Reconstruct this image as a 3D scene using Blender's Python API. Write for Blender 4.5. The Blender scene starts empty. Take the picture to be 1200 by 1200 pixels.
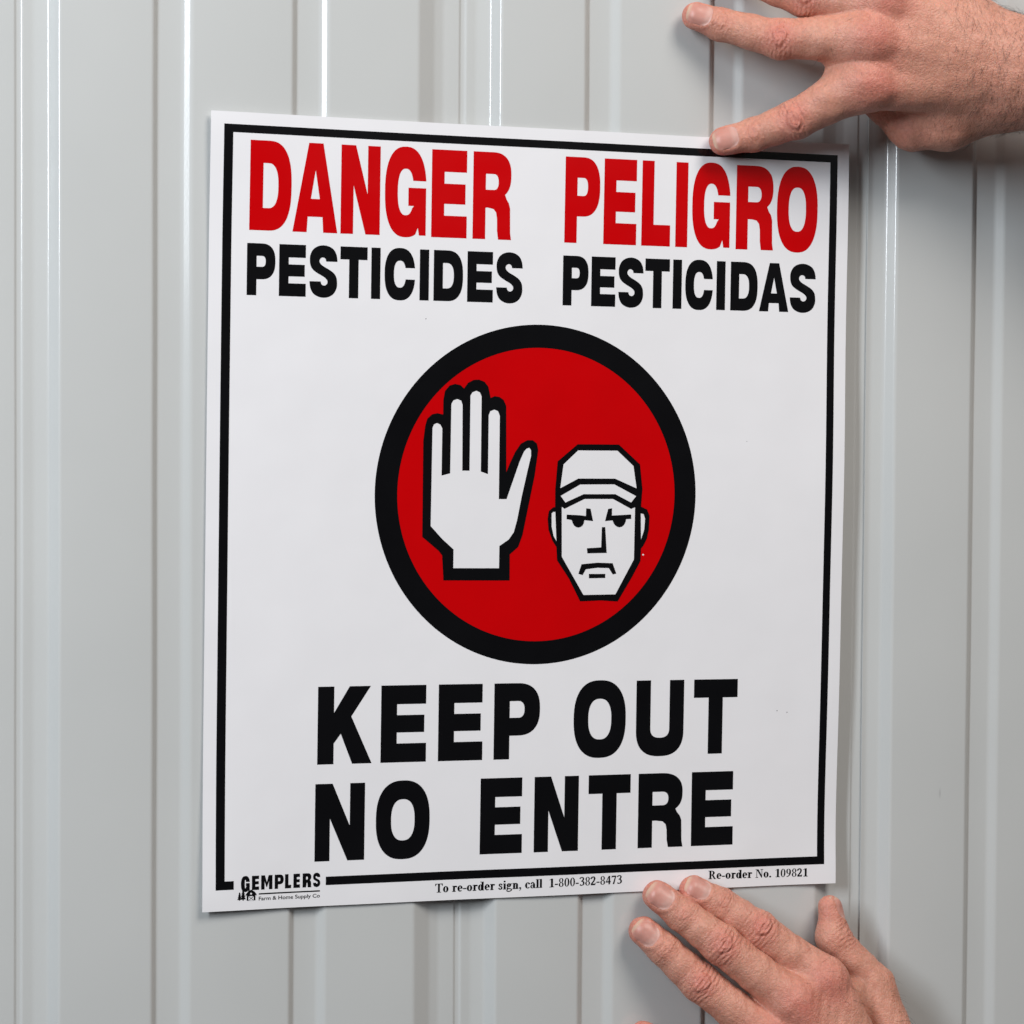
import bpy, bmesh, math, random
import numpy as np
from mathutils import Vector, Matrix
from mathutils.geometry import tessellate_polygon

# ------------------------------------------------------------------ camera
scene = bpy.context.scene
cam_data = bpy.data.cameras.new('camera')
cam = bpy.data.objects.new('camera', cam_data)
scene.collection.objects.link(cam)
cam_data.sensor_width = 36.0
cam_data.lens = 93.704
cam_data.clip_start = 0.05
cam_data.clip_end = 100.0
R_ = Vector((0.9468572, -0.3215779, 0.0070024)); U_ = Vector((0.0049377, 0.0362991, 0.9993288)); F_ = Vector((0.3216162, 0.9461871, -0.0359579))
cam.matrix_world = Matrix(((R_.x, U_.x, -F_.x, -0.4655255), (R_.y, U_.y, -F_.y, -1.3302230), (R_.z, U_.z, -F_.z, 0.0517836), (0, 0, 0, 1)))
scene.camera = cam

# ------------------------------------------------------------------ room light
world = bpy.data.worlds.new('World'); scene.world = world; world.use_nodes = True
wn = world.node_tree.nodes; wl = world.node_tree.links
for n in list(wn): wn.remove(n)
wo = wn.new('ShaderNodeOutputWorld'); wb = wn.new('ShaderNodeBackground')
tc = wn.new('ShaderNodeTexCoord'); sx = wn.new('ShaderNodeSeparateXYZ'); wr = wn.new('ShaderNodeValToRGB')
wl.new(tc.outputs['Generated'], sx.inputs[0]); wl.new(sx.outputs['Z'], wr.inputs[0])
wr.color_ramp.elements[0].position = 0.05; wr.color_ramp.elements[0].color = (0.06, 0.06, 0.064, 1)      # dark floor half of the room
wr.color_ramp.elements[1].position = 0.17; wr.color_ramp.elements[1].color = (0.62, 0.61, 0.60, 1)     # pale walls and ceiling
wl.new(wr.outputs[0], wb.inputs[0]); wb.inputs[1].default_value = 0.33
wl.new(wb.outputs[0], wo.inputs[0])

def area(name, loc, target, sx_, sy_, watt, col):
    d = bpy.data.lights.new(name, 'AREA'); d.shape = 'RECTANGLE'; d.size = sx_; d.size_y = sy_; d.energy = watt; d.color = col
    o = bpy.data.objects.new(name, d); scene.collection.objects.link(o)
    o.location = loc
    o.rotation_euler = (Vector(target) - Vector(loc)).to_track_quat('-Z', 'Y').to_euler()
    return o
area('ceiling_softbox', (0.62, -1.5, 1.75), (0, 0, 0.1), 1.0, 1.0, 36.5, (1.0, 0.94, 0.88))
area('side_window', (-1.66, -1.23, 0.90), (-0.1, 0, 0.90), 0.24, 1.3, 46, (0.87, 0.935, 1.0))

vs = scene.view_settings
vs.view_transform = 'Standard'; vs.look = 'None'; vs.exposure = 0.0; vs.gamma = 1.0; vs.use_curve_mapping = False

# ------------------------------------------------------------------ helpers
def link(o, parent=None):
    scene.collection.objects.link(o)
    if parent is not None: o.parent = parent
    return o
def mesh_obj(name, verts, faces, mats, parent=None, smooth=False, mat_idx=None):
    me = bpy.data.meshes.new(name)
    me.from_pydata([tuple(v) for v in verts], [], [tuple(f) for f in faces])
    for m in (mats if isinstance(mats, (list, tuple)) else [mats]): me.materials.append(m)
    if smooth: me.polygons.foreach_set('use_smooth', [True] * len(me.polygons))
    if mat_idx is not None: me.polygons.foreach_set('material_index', mat_idx)
    me.update()
    return link(bpy.data.objects.new(name, me), parent)
def tag(o, label=None, cat=None, group=None, kind=None):
    if label: o['label'] = label
    if cat: o['category'] = cat
    if group: o['group'] = group
    if kind: o['kind'] = kind
    return o
def new_mat(name):
    m = bpy.data.materials.new(name); m.use_nodes = True
    nt = m.node_tree; b = nt.nodes['Principled BSDF']
    return m, nt, nt.nodes, nt.links, b

# ------------------------------------------------------------------ materials
def wall_paint():
    m, nt, N, L, b = new_mat('painted_steel')
    tc = N.new('ShaderNodeTexCoord')
    n1 = N.new('ShaderNodeTexNoise'); n1.inputs['Scale'].default_value = 9; n1.inputs['Detail'].default_value = 5
    L.new(tc.outputs['Object'], n1.inputs['Vector'])
    r = N.new('ShaderNodeValToRGB')
    r.color_ramp.elements[0].position = 0.3; r.color_ramp.elements[0].color = (0.548, 0.556, 0.546, 1)
    r.color_ramp.elements[1].position = 0.7; r.color_ramp.elements[1].color = (0.572, 0.579, 0.568, 1)
    L.new(n1.outputs[0], r.inputs[0])
    # sparse tiny scuffs, longer along the sheet
    mp = N.new('ShaderNodeMapping'); mp.inputs['Scale'].default_value = (60, 60, 14)
    L.new(tc.outputs['Object'], mp.inputs[0])
    v = N.new('ShaderNodeTexVoronoi'); v.inputs['Scale'].default_value = 1.0; L.new(mp.outputs[0], v.inputs['Vector'])
    vr = N.new('ShaderNodeValToRGB'); vr.color_ramp.elements[0].position = 0.03; vr.color_ramp.elements[0].color = (1, 1, 1, 1)
    vr.color_ramp.elements[1].position = 0.06; vr.color_ramp.elements[1].color = (0, 0, 0, 1); L.new(v.outputs['Distance'], vr.inputs[0])
    n2 = N.new('ShaderNodeTexNoise'); n2.inputs['Scale'].default_value = 14; L.new(tc.outputs['Object'], n2.inputs['Vector'])
    nr = N.new('ShaderNodeValToRGB'); nr.color_ramp.elements[0].position = 0.60; nr.color_ramp.elements[1].position = 0.66; L.new(n2.outputs[0], nr.inputs[0])
    mu = N.new('ShaderNodeMath'); mu.operation = 'MULTIPLY'; L.new(vr.outputs[0], mu.inputs[0]); L.new(nr.outputs[0], mu.inputs[1])
    mu2 = N.new('ShaderNodeMath'); mu2.operation = 'MULTIPLY'; mu2.inputs[1].default_value = 0.5; L.new(mu.outputs[0], mu2.inputs[0])
    mx = N.new('ShaderNodeMixRGB'); mx.inputs[2].default_value = (0.2, 0.2, 0.2, 1); L.new(mu2.outputs[0], mx.inputs[0]); L.new(r.outputs[0], mx.inputs[1])
    L.new(mx.outputs[0], b.inputs['Base Color'])
    b.inputs['Roughness'].default_value = 0.17
    b.inputs['Specular IOR Level'].default_value = 0.5
    # oil-canning and orange peel
    mp2 = N.new('ShaderNodeMapping'); mp2.inputs['Scale'].default_value = (1, 1, 0.35); L.new(tc.outputs['Object'], mp2.inputs[0])
    n3 = N.new('ShaderNodeTexNoise'); n3.inputs['Scale'].default_value = 11; n3.inputs['Detail'].default_value = 2; L.new(mp2.outputs[0], n3.inputs['Vector'])
    n4 = N.new('ShaderNodeTexNoise'); n4.inputs['Scale'].default_value = 700; n4.inputs['Detail'].default_value = 2; L.new(tc.outputs['Object'], n4.inputs['Vector'])
    b1 = N.new('ShaderNodeBump'); b1.inputs['Strength'].default_value = 1.0; b1.inputs['Distance'].default_value = 0.0006; L.new(n3.outputs[0], b1.inputs['Height'])
    b2 = N.new('ShaderNodeBump'); b2.inputs['Strength'].default_value = 0.5; b2.inputs['Distance'].default_value = 0.00003; L.new(n4.outputs[0], b2.inputs['Height']); L.new(b1.outputs[0], b2.inputs['Normal'])
    L.new(b2.outputs[0], b.inputs['Normal'])
    return m
def ink(name, col, rough=0.22, var=0.06):
    m, nt, N, L, b = new_mat(name)
    tc = N.new('ShaderNodeTexCoord'); n = N.new('ShaderNodeTexNoise'); n.inputs['Scale'].default_value = 30; n.inputs['Detail'].default_value = 6
    L.new(tc.outputs['Object'], n.inputs['Vector'])
    r = N.new('ShaderNodeValToRGB'); r.color_ramp.elements[0].position = 0.3; r.color_ramp.elements[1].position = 0.7
    r.color_ramp.elements[0].color = (*[c * (1 - var) for c in col], 1); r.color_ramp.elements[1].color = (*[min(1, c * (1 + var)) for c in col], 1)
    L.new(n.outputs[0], r.inputs[0]); L.new(r.outputs[0], b.inputs['Base Color'])
    n2 = N.new('ShaderNodeTexNoise'); n2.inputs['Scale'].default_value = 22; n2.inputs['Detail'].default_value = 3; L.new(tc.outputs['Object'], n2.inputs['Vector'])
    mr = N.new('ShaderNodeMapRange'); mr.inputs['To Min'].default_value = rough - 0.05; mr.inputs['To Max'].default_value = rough + 0.07
    L.new(n2.outputs[0], mr.inputs['Value']); L.new(mr.outputs[0], b.inputs['Roughness'])
    bp = N.new('ShaderNodeBump'); bp.inputs['Strength'].default_value = 0.7; bp.inputs['Distance'].default_value = 0.0006
    n3 = N.new('ShaderNodeTexNoise'); n3.inputs['Scale'].default_value = 26; n3.inputs['Detail'].default_value = 1.5; L.new(tc.outputs['Object'], n3.inputs['Vector'])
    L.new(n3.outputs[0], bp.inputs['Height']); L.new(bp.outputs[0], b.inputs['Normal'])
    return m
def skin():
    m, nt, N, L, b = new_mat('skin')
    tc = N.new('ShaderNodeTexCoord')
    at = N.new('ShaderNodeAttribute'); at.attribute_name = 'redness'
    n1 = N.new('ShaderNodeTexNoise'); n1.inputs['Scale'].default_value = 75; n1.inputs['Detail'].default_value = 5; n1.inputs['Roughness'].default_value = 0.62; L.new(tc.outputs['Object'], n1.inputs['Vector'])
    base = N.new('ShaderNodeValToRGB')
    base.color_ramp.elements[0].position = 0.32; base.color_ramp.elements[0].color = (0.545, 0.246, 0.172, 1)
    base.color_ramp.elements[1].position = 0.68; base.color_ramp.elements[1].color = (0.635, 0.308, 0.222, 1)
    L.new(n1.outputs[0], base.inputs[0])
    mx = N.new('ShaderNodeMixRGB'); mx.inputs[2].default_value = (0.585, 0.172, 0.135, 1)
    nm = N.new('ShaderNodeTexNoise'); nm.inputs['Scale'].default_value = 160; nm.inputs['Detail'].default_value = 4; L.new(tc.outputs['Object'], nm.inputs['Vector'])
    ad = N.new('ShaderNodeMath'); ad.operation = 'MULTIPLY_ADD'; ad.inputs[1].default_value = 0.5; ad.inputs[2].default_value = -0.25; L.new(nm.outputs[0], ad.inputs[0])
    ad2 = N.new('ShaderNodeMath'); ad2.operation = 'ADD'; ad2.use_clamp = True; L.new(ad.outputs[0], ad2.inputs[0]); L.new(at.outputs['Fac'], ad2.inputs[1])
    L.new(ad2.outputs[0], mx.inputs[0]); L.new(base.outputs[0], mx.inputs[1])
    # small pores and freckles
    nf = N.new('ShaderNodeTexNoise'); nf.inputs['Scale'].default_value = 520; nf.inputs['Detail'].default_value = 3; L.new(tc.outputs['Object'], nf.inputs['Vector'])
    fr = N.new('ShaderNodeValToRGB'); fr.color_ramp.elements[0].position = 0.40; fr.color_ramp.elements[0].color = (0.93, 0.91, 0.90, 1); fr.color_ramp.elements[1].position = 0.60; fr.color_ramp.elements[1].color = (1.05, 1.05, 1.05, 1); L.new(nf.outputs[0], fr.inputs[0])
    mf = N.new('ShaderNodeMixRGB'); mf.blend_type = 'MULTIPLY'; mf.inputs[0].default_value = 1.0; L.new(mx.outputs[0], mf.inputs[1]); L.new(fr.outputs[0], mf.inputs[2])
    L.new(mf.outputs[0], b.inputs['Base Color'])
    b.inputs['Roughness'].default_value = 0.50
    b.inputs['Specular IOR Level'].default_value = 0.42
    b.inputs['Subsurface Weight'].default_value = 0.35
    b.inputs['Subsurface Radius'].default_value = (1.0, 0.36, 0.2)
    b.inputs['Subsurface Scale'].default_value = 0.0022
    v = N.new('ShaderNodeTexVoronoi'); v.feature = 'DISTANCE_TO_EDGE'; v.inputs['Scale'].default_value = 560
    ns = N.new('ShaderNodeTexNoise'); ns.inputs['Scale'].default_value = 140; L.new(tc.outputs['Object'], ns.inputs['Vector'])
    va = N.new('ShaderNodeVectorMath'); va.operation = 'SCALE'; va.inputs['Scale'].default_value = 0.006; L.new(ns.outputs['Color'], va.inputs[0])
    vb = N.new('ShaderNodeVectorMath'); vb.operation = 'ADD'; L.new(tc.outputs['Object'], vb.inputs[0]); L.new(va.outputs[0], vb.inputs[1]); L.new(vb.outputs[0], v.inputs['Vector'])
    vm = N.new('ShaderNodeMath'); vm.operation = 'MINIMUM'; vm.inputs[1].default_value = 0.22; L.new(v.outputs['Distance'], vm.inputs[0])
    bp = N.new('ShaderNodeBump'); bp.inputs['Strength'].default_value = 0.9; bp.inputs['Distance'].default_value = 0.0006; L.new(vm.outputs[0], bp.inputs['Height'])
    nb = N.new('ShaderNodeTexNoise'); nb.inputs['Scale'].default_value = 420; nb.inputs['Detail'].default_value = 4; L.new(tc.outputs['Object'], nb.inputs['Vector'])
    bp2 = N.new('ShaderNodeBump'); bp2.inputs['Strength'].default_value = 0.7; bp2.inputs['Distance'].default_value = 0.00025; L.new(nb.outputs[0], bp2.inputs['Height']); L.new(bp.outputs[0], bp2.inputs['Normal'])
    # knuckle folds: fine rings and cross lines in the knuckle's own coordinates
    fa = N.new('ShaderNodeAttribute'); fa.attribute_name = 'fold'
    sp = N.new('ShaderNodeSeparateXYZ'); L.new(fa.outputs['Vector'], sp.inputs[0])
    def mth(op, a, c=None, d=None):
        q = N.new('ShaderNodeMath'); q.operation = op
        for i, v in enumerate((a, c, d)):
            if v is None: continue
            if isinstance(v, (int, float)): q.inputs[i].default_value = v
            else: L.new(v, q.inputs[i])
        return q.outputs[0]
    x, y, z = sp.outputs
    nw = N.new('ShaderNodeTexNoise'); nw.inputs['Scale'].default_value = 230; nw.inputs['Detail'].default_value = 3; L.new(tc.outputs['Object'], nw.inputs['Vector'])
    wob = mth('MULTIPLY', nw.outputs[0], 9.0)
    rr = mth('SQRT', mth('ADD', mth('MULTIPLY', x, x), mth('MULTIPLY', y, y)))
    ringw = mth('SINE', mth('MULTIPLY_ADD', rr, 17.0, wob))
    linew = mth('SINE', mth('MULTIPLY_ADD', x, 15.0, wob))
    core = mth('MAXIMUM', mth('SUBTRACT', 1.0, mth('MULTIPLY', rr, 0.62)), 0.0)
    rim = mth('MULTIPLY', core, mth('MINIMUM', mth('MULTIPLY', rr, 2.0), 1.0))
    hgt = mth('ADD', mth('MULTIPLY', ringw, rim), mth('MULTIPLY', linew, 0.45))
    hgt = mth('MULTIPLY', hgt, z)
    bp3 = N.new('ShaderNodeBump'); bp3.inputs['Strength'].default_value = 1.0; bp3.inputs['Distance'].default_value = 0.00017; L.new(hgt, bp3.inputs['Height']); L.new(bp2.outputs[0], bp3.inputs['Normal'])
    L.new(bp3.outputs[0], b.inputs['Normal'])
    return m
def nail_mat():
    m, nt, N, L, b = new_mat('fingernail')
    at = N.new('ShaderNodeAttribute'); at.attribute_name = 'along'          # 0 at the cuticle, 1 at the free edge
    r = N.new('ShaderNodeValToRGB'); e = r.color_ramp.elements
    e[0].position = 0.0; e[0].color = (0.58, 0.31, 0.26, 1)
    e[1].position = 1.0; e[1].color = (0.62, 0.40, 0.29, 1)
    for p, c in ((0.18, (0.60, 0.34, 0.285, 1)), (0.32, (0.56, 0.265, 0.215, 1)), (0.82, (0.55, 0.245, 0.195, 1)), (0.92, (0.60, 0.38, 0.28, 1))):
        q = e.new(p); q.color = c
    L.new(at.outputs['Fac'], r.inputs[0]); L.new(r.outputs[0], b.inputs['Base Color'])
    b.inputs['Roughness'].default_value = 0.42; b.inputs['Subsurface Weight'].default_value = 0.2
    b.inputs['Subsurface Radius'].default_value = (1.0, 0.4, 0.3); b.inputs['Subsurface Scale'].default_value = 0.0012
    tc = N.new('ShaderNodeTexCoord'); n = N.new('ShaderNodeTexNoise'); n.inputs['Scale'].default_value = 500; L.new(tc.outputs['Object'], n.inputs['Vector'])
    bp = N.new('ShaderNodeBump'); bp.inputs['Strength'].default_value = 0.3; bp.inputs['Distance'].default_value = 0.0002; L.new(n.outputs[0], bp.inputs['Height']); L.new(bp.outputs[0], b.inputs['Normal'])
    return m
M_WALL = wall_paint()
M_SHEET = ink('white_vinyl', (0.845, 0.832, 0.85), 0.2, 0.012)
M_BLACK = ink('black_ink', (0.004, 0.004, 0.0048), 0.15, 0.15)
M_RED = ink('red_ink', (0.57, 0.0005, 0.002), 0.12, 0.03)
M_WHITE = ink('white_print', (0.825, 0.812, 0.83), 0.2, 0.012)
M_SKIN = skin(); M_NAIL = nail_mat()
M_HAIR = ink('body_hair', (0.04, 0.02, 0.012), 0.4, 0.2)

# ------------------------------------------------------------------ wall of grooved steel siding (units below: mm)
PITCH = 230.8; X0 = 209.9                       # right lip of the lapped groove
def bay(x):                                     # profile from the right lip of a groove at x to the left lip of the next one
    p = [(x, 0)]
    for a, c, e in ((46.8, 66.6, 4.6), (118.4, 137.5, 4.0)): # two shallow stiffening channels
        p += [(x + a, 0), (x + a + 2.7, 2.6), (x + c - e, 2.6), (x + c, 0)]
    return p + [(x + PITCH - 45.2, 0)]
def groove(x):                                  # deep groove left of its right lip x (depth positive = away from the viewer)
    return [(x - 35.4, 4.7), (x - 30.2, 6.0), (x - 21.5, 6.0), (x - 20.4, 6.8), (x - 18.4, 6.8), (x - 17.3, 6.2), (x - 12.0, 6.6), (x - 4.7, 5.3)]
def rounded(p, rad):
    out = [Vector((*p[0], 0))]
    for i in range(1, len(p) - 1):
        a, b, c = Vector((*p[i - 1], 0)), Vector((*p[i], 0)), Vector((*p[i + 1], 0))
        d1, d2 = (a - b), (c - b); r = min(rad, d1.length * 0.45, d2.length * 0.45)
        s, e = b + d1.normalized() * r, b + d2.normalized() * r
        for k in range(6):
            t = k / 5; out.append(s * (1 - t) ** 2 + b * 2 * t * (1 - t) + e * t * t)
    out.append(Vector((*p[-1], 0)))
    return out
def panel(profile, parent, off=0.0):
    pr = rounded(profile, 1.35); zs = np.linspace(-900, 900, 121)
    v = []; f = []; n = len(pr); T = 0.6
    def wav(x, z):                              # rolled sheet is never quite true
        return .10 * math.sin(x / 41 + z / 67 + 1) + .08 * math.sin(z / 29 + x / 90) + .05 * math.sin(z / 17 - x / 33 + 2) - .23
    def shift(x, z): return .10 * math.sin(z / 83 + x / 60) + .05 * math.sin(z / 31 + x / 25)
    for t in (0, T):
        for z in zs:
            v += [((q.x + shift(q.x, z)) / 1000, (q.y - off + t - wav(q.x, z) * .9) / 1000, z / 1000) for q in pr]
    m = len(zs); B = n * m
    for j in range(m - 1):
        for i in range(n - 1):
            a = j * n + i
            f.append((a, a + 1, a + n + 1, a + n)); f.append((B + a + 1, B + a, B + a + n, B + a + n + 1))
        for i in (0, n - 1):
            a = j * n + i; f.append((a, a + n, B + a + n, B + a) if i == 0 else (a + n, a, B + a, B + a + n))
    for j in (0, m - 1):
        for i in range(n - 1):
            a = j * n + i; f.append((a + 1, a, B + a, B + a + 1) if j == 0 else (a, a + 1, B + a + 1, B + a))
    o = mesh_obj('siding_panel', v, f, M_WALL, parent, smooth=True)
    o.data.set_sharp_from_angle(angle=math.radians(50))
    return o
wall = bpy.data.objects.new('wall', None); link(wall); tag(wall, kind='structure')
prof = []
for k in range(4, 0, -1):
    prof += bay(X0 - k * PITCH) + groove(X0 - (k - 1) * PITCH)
prof = prof[:-3] + [(X0 - 11.0, 6.5)]           # ends under the lap
panel(prof, wall)
prof = [(X0 - 15.0, 6.0), (X0 - 12.0, 6.6), (X0 - 4.7, 5.3)]
for k in range(0, 4):
    prof += bay(X0 + k * PITCH) + (groove(X0 + (k + 1) * PITCH) if k < 3 else [])
panel(prof, wall, off=0.75)

# ------------------------------------------------------------------ the sign (sign coordinates u right, v up, in mm from its centre)
SW, SH = 355.6, 406.4; ROLL = -0.00866
def sst(a, b, x):
    t = np.clip((x - a) / (b - a), 0, 1); return t * t * (3 - 2 * t)
def sheet_h(u, v):
    u = np.asarray(u, float); v = np.asarray(v, float)
    h = 0.45 + 0 * u
    h = h + 2.0 * sst(60, 178, u) * np.exp(-((v - 10) / 120) ** 2)                      # bowed out between the two pressed corners
    h = h + 0.6 * sst(-60, -178, u)
    h = h + 1.9 * np.exp(-((u + 178) ** 2 + (v - 203) ** 2) / 42 ** 2)                 # free corner lifts
    h = h + 2.0 * np.exp(-((u + 178) ** 2 / 40 ** 2 + (v + 203) ** 2 / 60 ** 2))
    h = h + 0.8 * np.exp(-((u - 178) ** 2 + (v + 203) ** 2) / 22 ** 2)
    h = h + 0.34 * (1 + np.sin(u / 23 + 0.6)) * (0.35 + 0.65 * sst(120, 203, v)) + 0.12 * (1 + np.sin(v / 31 + u / 60))
    h = h + 0.25 * (1 + np.sin(u / 15 + 1)) * sst(-165, -203, v) + 0.3 * (1 + np.sin(v / 21)) * sst(150, 178, u)
    return h
SB = (0.0, -0.0006, -SH / 2000)                  # foot of the sign
def sign_pt(u, v, off=0.0):
    h = sheet_h(u, v) + off; c, s = math.cos(ROLL), math.sin(ROLL)
    return np.stack([(u * c - v * s) / 1000 - SB[0], -h / 1000 - SB[1], (u * s + v * c) / 1000 - SB[2]], -1)
sign = bpy.data.objects.new('warning_sign', None); link(sign); sign.location = SB
tag(sign, 'white pesticide danger sign with red and black lettering held on the wall', 'sign')
nu, nv = 179, 205
uu, vv = np.meshgrid(np.linspace(-SW / 2, SW / 2, nu), np.linspace(-SH / 2, SH / 2, nv))
fr = sign_pt(uu.ravel(), vv.ravel()); bk = sign_pt(uu.ravel(), vv.ravel(), -0.4)
vts = np.vstack([fr, bk]); B = nu * nv; fc = []
for j in range(nv - 1):
    for i in range(nu - 1):
        a = j * nu + i; fc.append((a, a + 1, a + nu + 1, a + nu)); fc.append((B + a + 1, B + a, B + a + nu, B + a + nu + 1))
rim = [j for j in range(nu)] + [j * nu + nu - 1 for j in range(1, nv)] + [(nv - 1) * nu + i for i in range(nu - 2, -1, -1)] + [j * nu for j in range(nv - 2, 0, -1)]
for i in range(len(rim)):
    a, b = rim[i], rim[(i + 1) % len(rim)]; fc.append((b, a, B + a, B + b))
sheet = mesh_obj('sheet', vts, fc, M_SHEET, sign, smooth=True)
sheet.data.set_sharp_from_angle(angle=math.radians(40))

def printed(name, shapes, parent, label=None, layer=1):
    """shapes: list of (loops, material, extra layer); each loop a list of (u, v); first loop outer, others holes"""
    mats = []; V = []; F = []; MI = []
    for loops, mat, ex in shapes:
        if mat not in mats: mats.append(mat)
        lp = [[Vector((x, y, 0)) for x, y in l] for l in loops]
        flat = [p for l in lp for p in l]
        bm = bmesh.new(); bv = [bm.verts.new(p) for p in flat]
        if len(loops) == 1:
            bm.faces.new(bv); bm.normal_update(); bmesh.ops.triangulate(bm, faces=bm.faces[:], ngon_method='EAR_CLIP')
        else:
            for t in tessellate_polygon(lp):
                if len(set(t)) == 3:
                    try: bm.faces.new([bv[i] for i in t])
                    except ValueError: pass
        xs = [p.x for p in flat]; ys = [p.y for p in flat]
        for ax, lo, hi in ((0, min(xs), max(xs)), (1, min(ys), max(ys))):
            st = 5.0; c = math.ceil(lo / st) * st + 0.0137
            while c < hi:
                co = Vector((c, 0, 0)) if ax == 0 else Vector((0, c, 0)); no = Vector((1, 0, 0)) if ax == 0 else Vector((0, 1, 0))
                bmesh.ops.bisect_plane(bm, geom=bm.verts[:] + bm.edges[:] + bm.faces[:], plane_co=co, plane_no=no, dist=1e-5)
                c += st
        bm.verts.index_update(); bm.normal_update()
        p = np.array([v.co[:] for v in bm.verts])
        w = sign_pt(p[:, 0], p[:, 1], 0.07 * (layer + ex))
        o0 = len(V); V += w.tolist()
        for f in bm.faces:
            idx = [v.index for v in f.verts]
            if f.normal.z < 0: idx.reverse()
            F.append([o0 + i for i in idx]); MI.append(mats.index(mat))
        bm.free()
    o = mesh_obj(name, V, F, mats, parent, smooth=True, mat_idx=MI)
    if label: o['label'] = label
    return o

# --- block capitals, drawn in a box of height 1 and width w; tv = stem, th = bar
def sup(cx, cy, rx, ry, a0, a1, n=26, e=2.45):
    out = []
    for i in range(n + 1):
        a = math.radians(a0 + (a1 - a0) * i / n); c, s = math.cos(a), math.sin(a)
        out.append((cx + rx * math.copysign(abs(c) ** (2 / e), c), cy + ry * math.copysign(abs(s) ** (2 / e), s)))
    return out
def bez(p0, p1, p2, p3, n=12):
    return [tuple((1 - t) ** 3 * a + 3 * t * (1 - t) ** 2 * b + 3 * t * t * (1 - t) * c + t ** 3 * d for a, b, c, d in zip(p0, p1, p2, p3)) for t in [i / n for i in range(n + 1)]]
def stroke(path, tv, th):
    L = []; Rr = []; n = len(path)
    for i, (x, y) in enumerate(path):
        a = path[max(0, i - 1)]; b = path[min(n - 1, i + 1)]; dx, dy = b[0] - a[0], b[1] - a[1]; l = math.hypot(dx, dy) or 1
        nx, ny = -dy / l, dx / l; w = 0.5 * math.hypot(nx * tv, ny * th)
        L.append((x + nx * w, y + ny * w)); Rr.append((x - nx * w, y - ny * w))
    return L + Rr[::-1]
def cut_arc(cx, rx, ry, ytop, ybot, n=40):      # left-going arc of a C between two heights on the right
    at = math.degrees(math.asin(min(1, abs((ytop - .5) / ry)) ** (2.45 / 2))) * (1 if ytop > .5 else -1)
    ab = math.degrees(math.asin(min(1, abs((ybot - .5) / ry)) ** (2.45 / 2))) * (1 if ybot > .5 else -1)
    return sup(cx, .5, rx, ry, at, 360 + ab, n)
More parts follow.
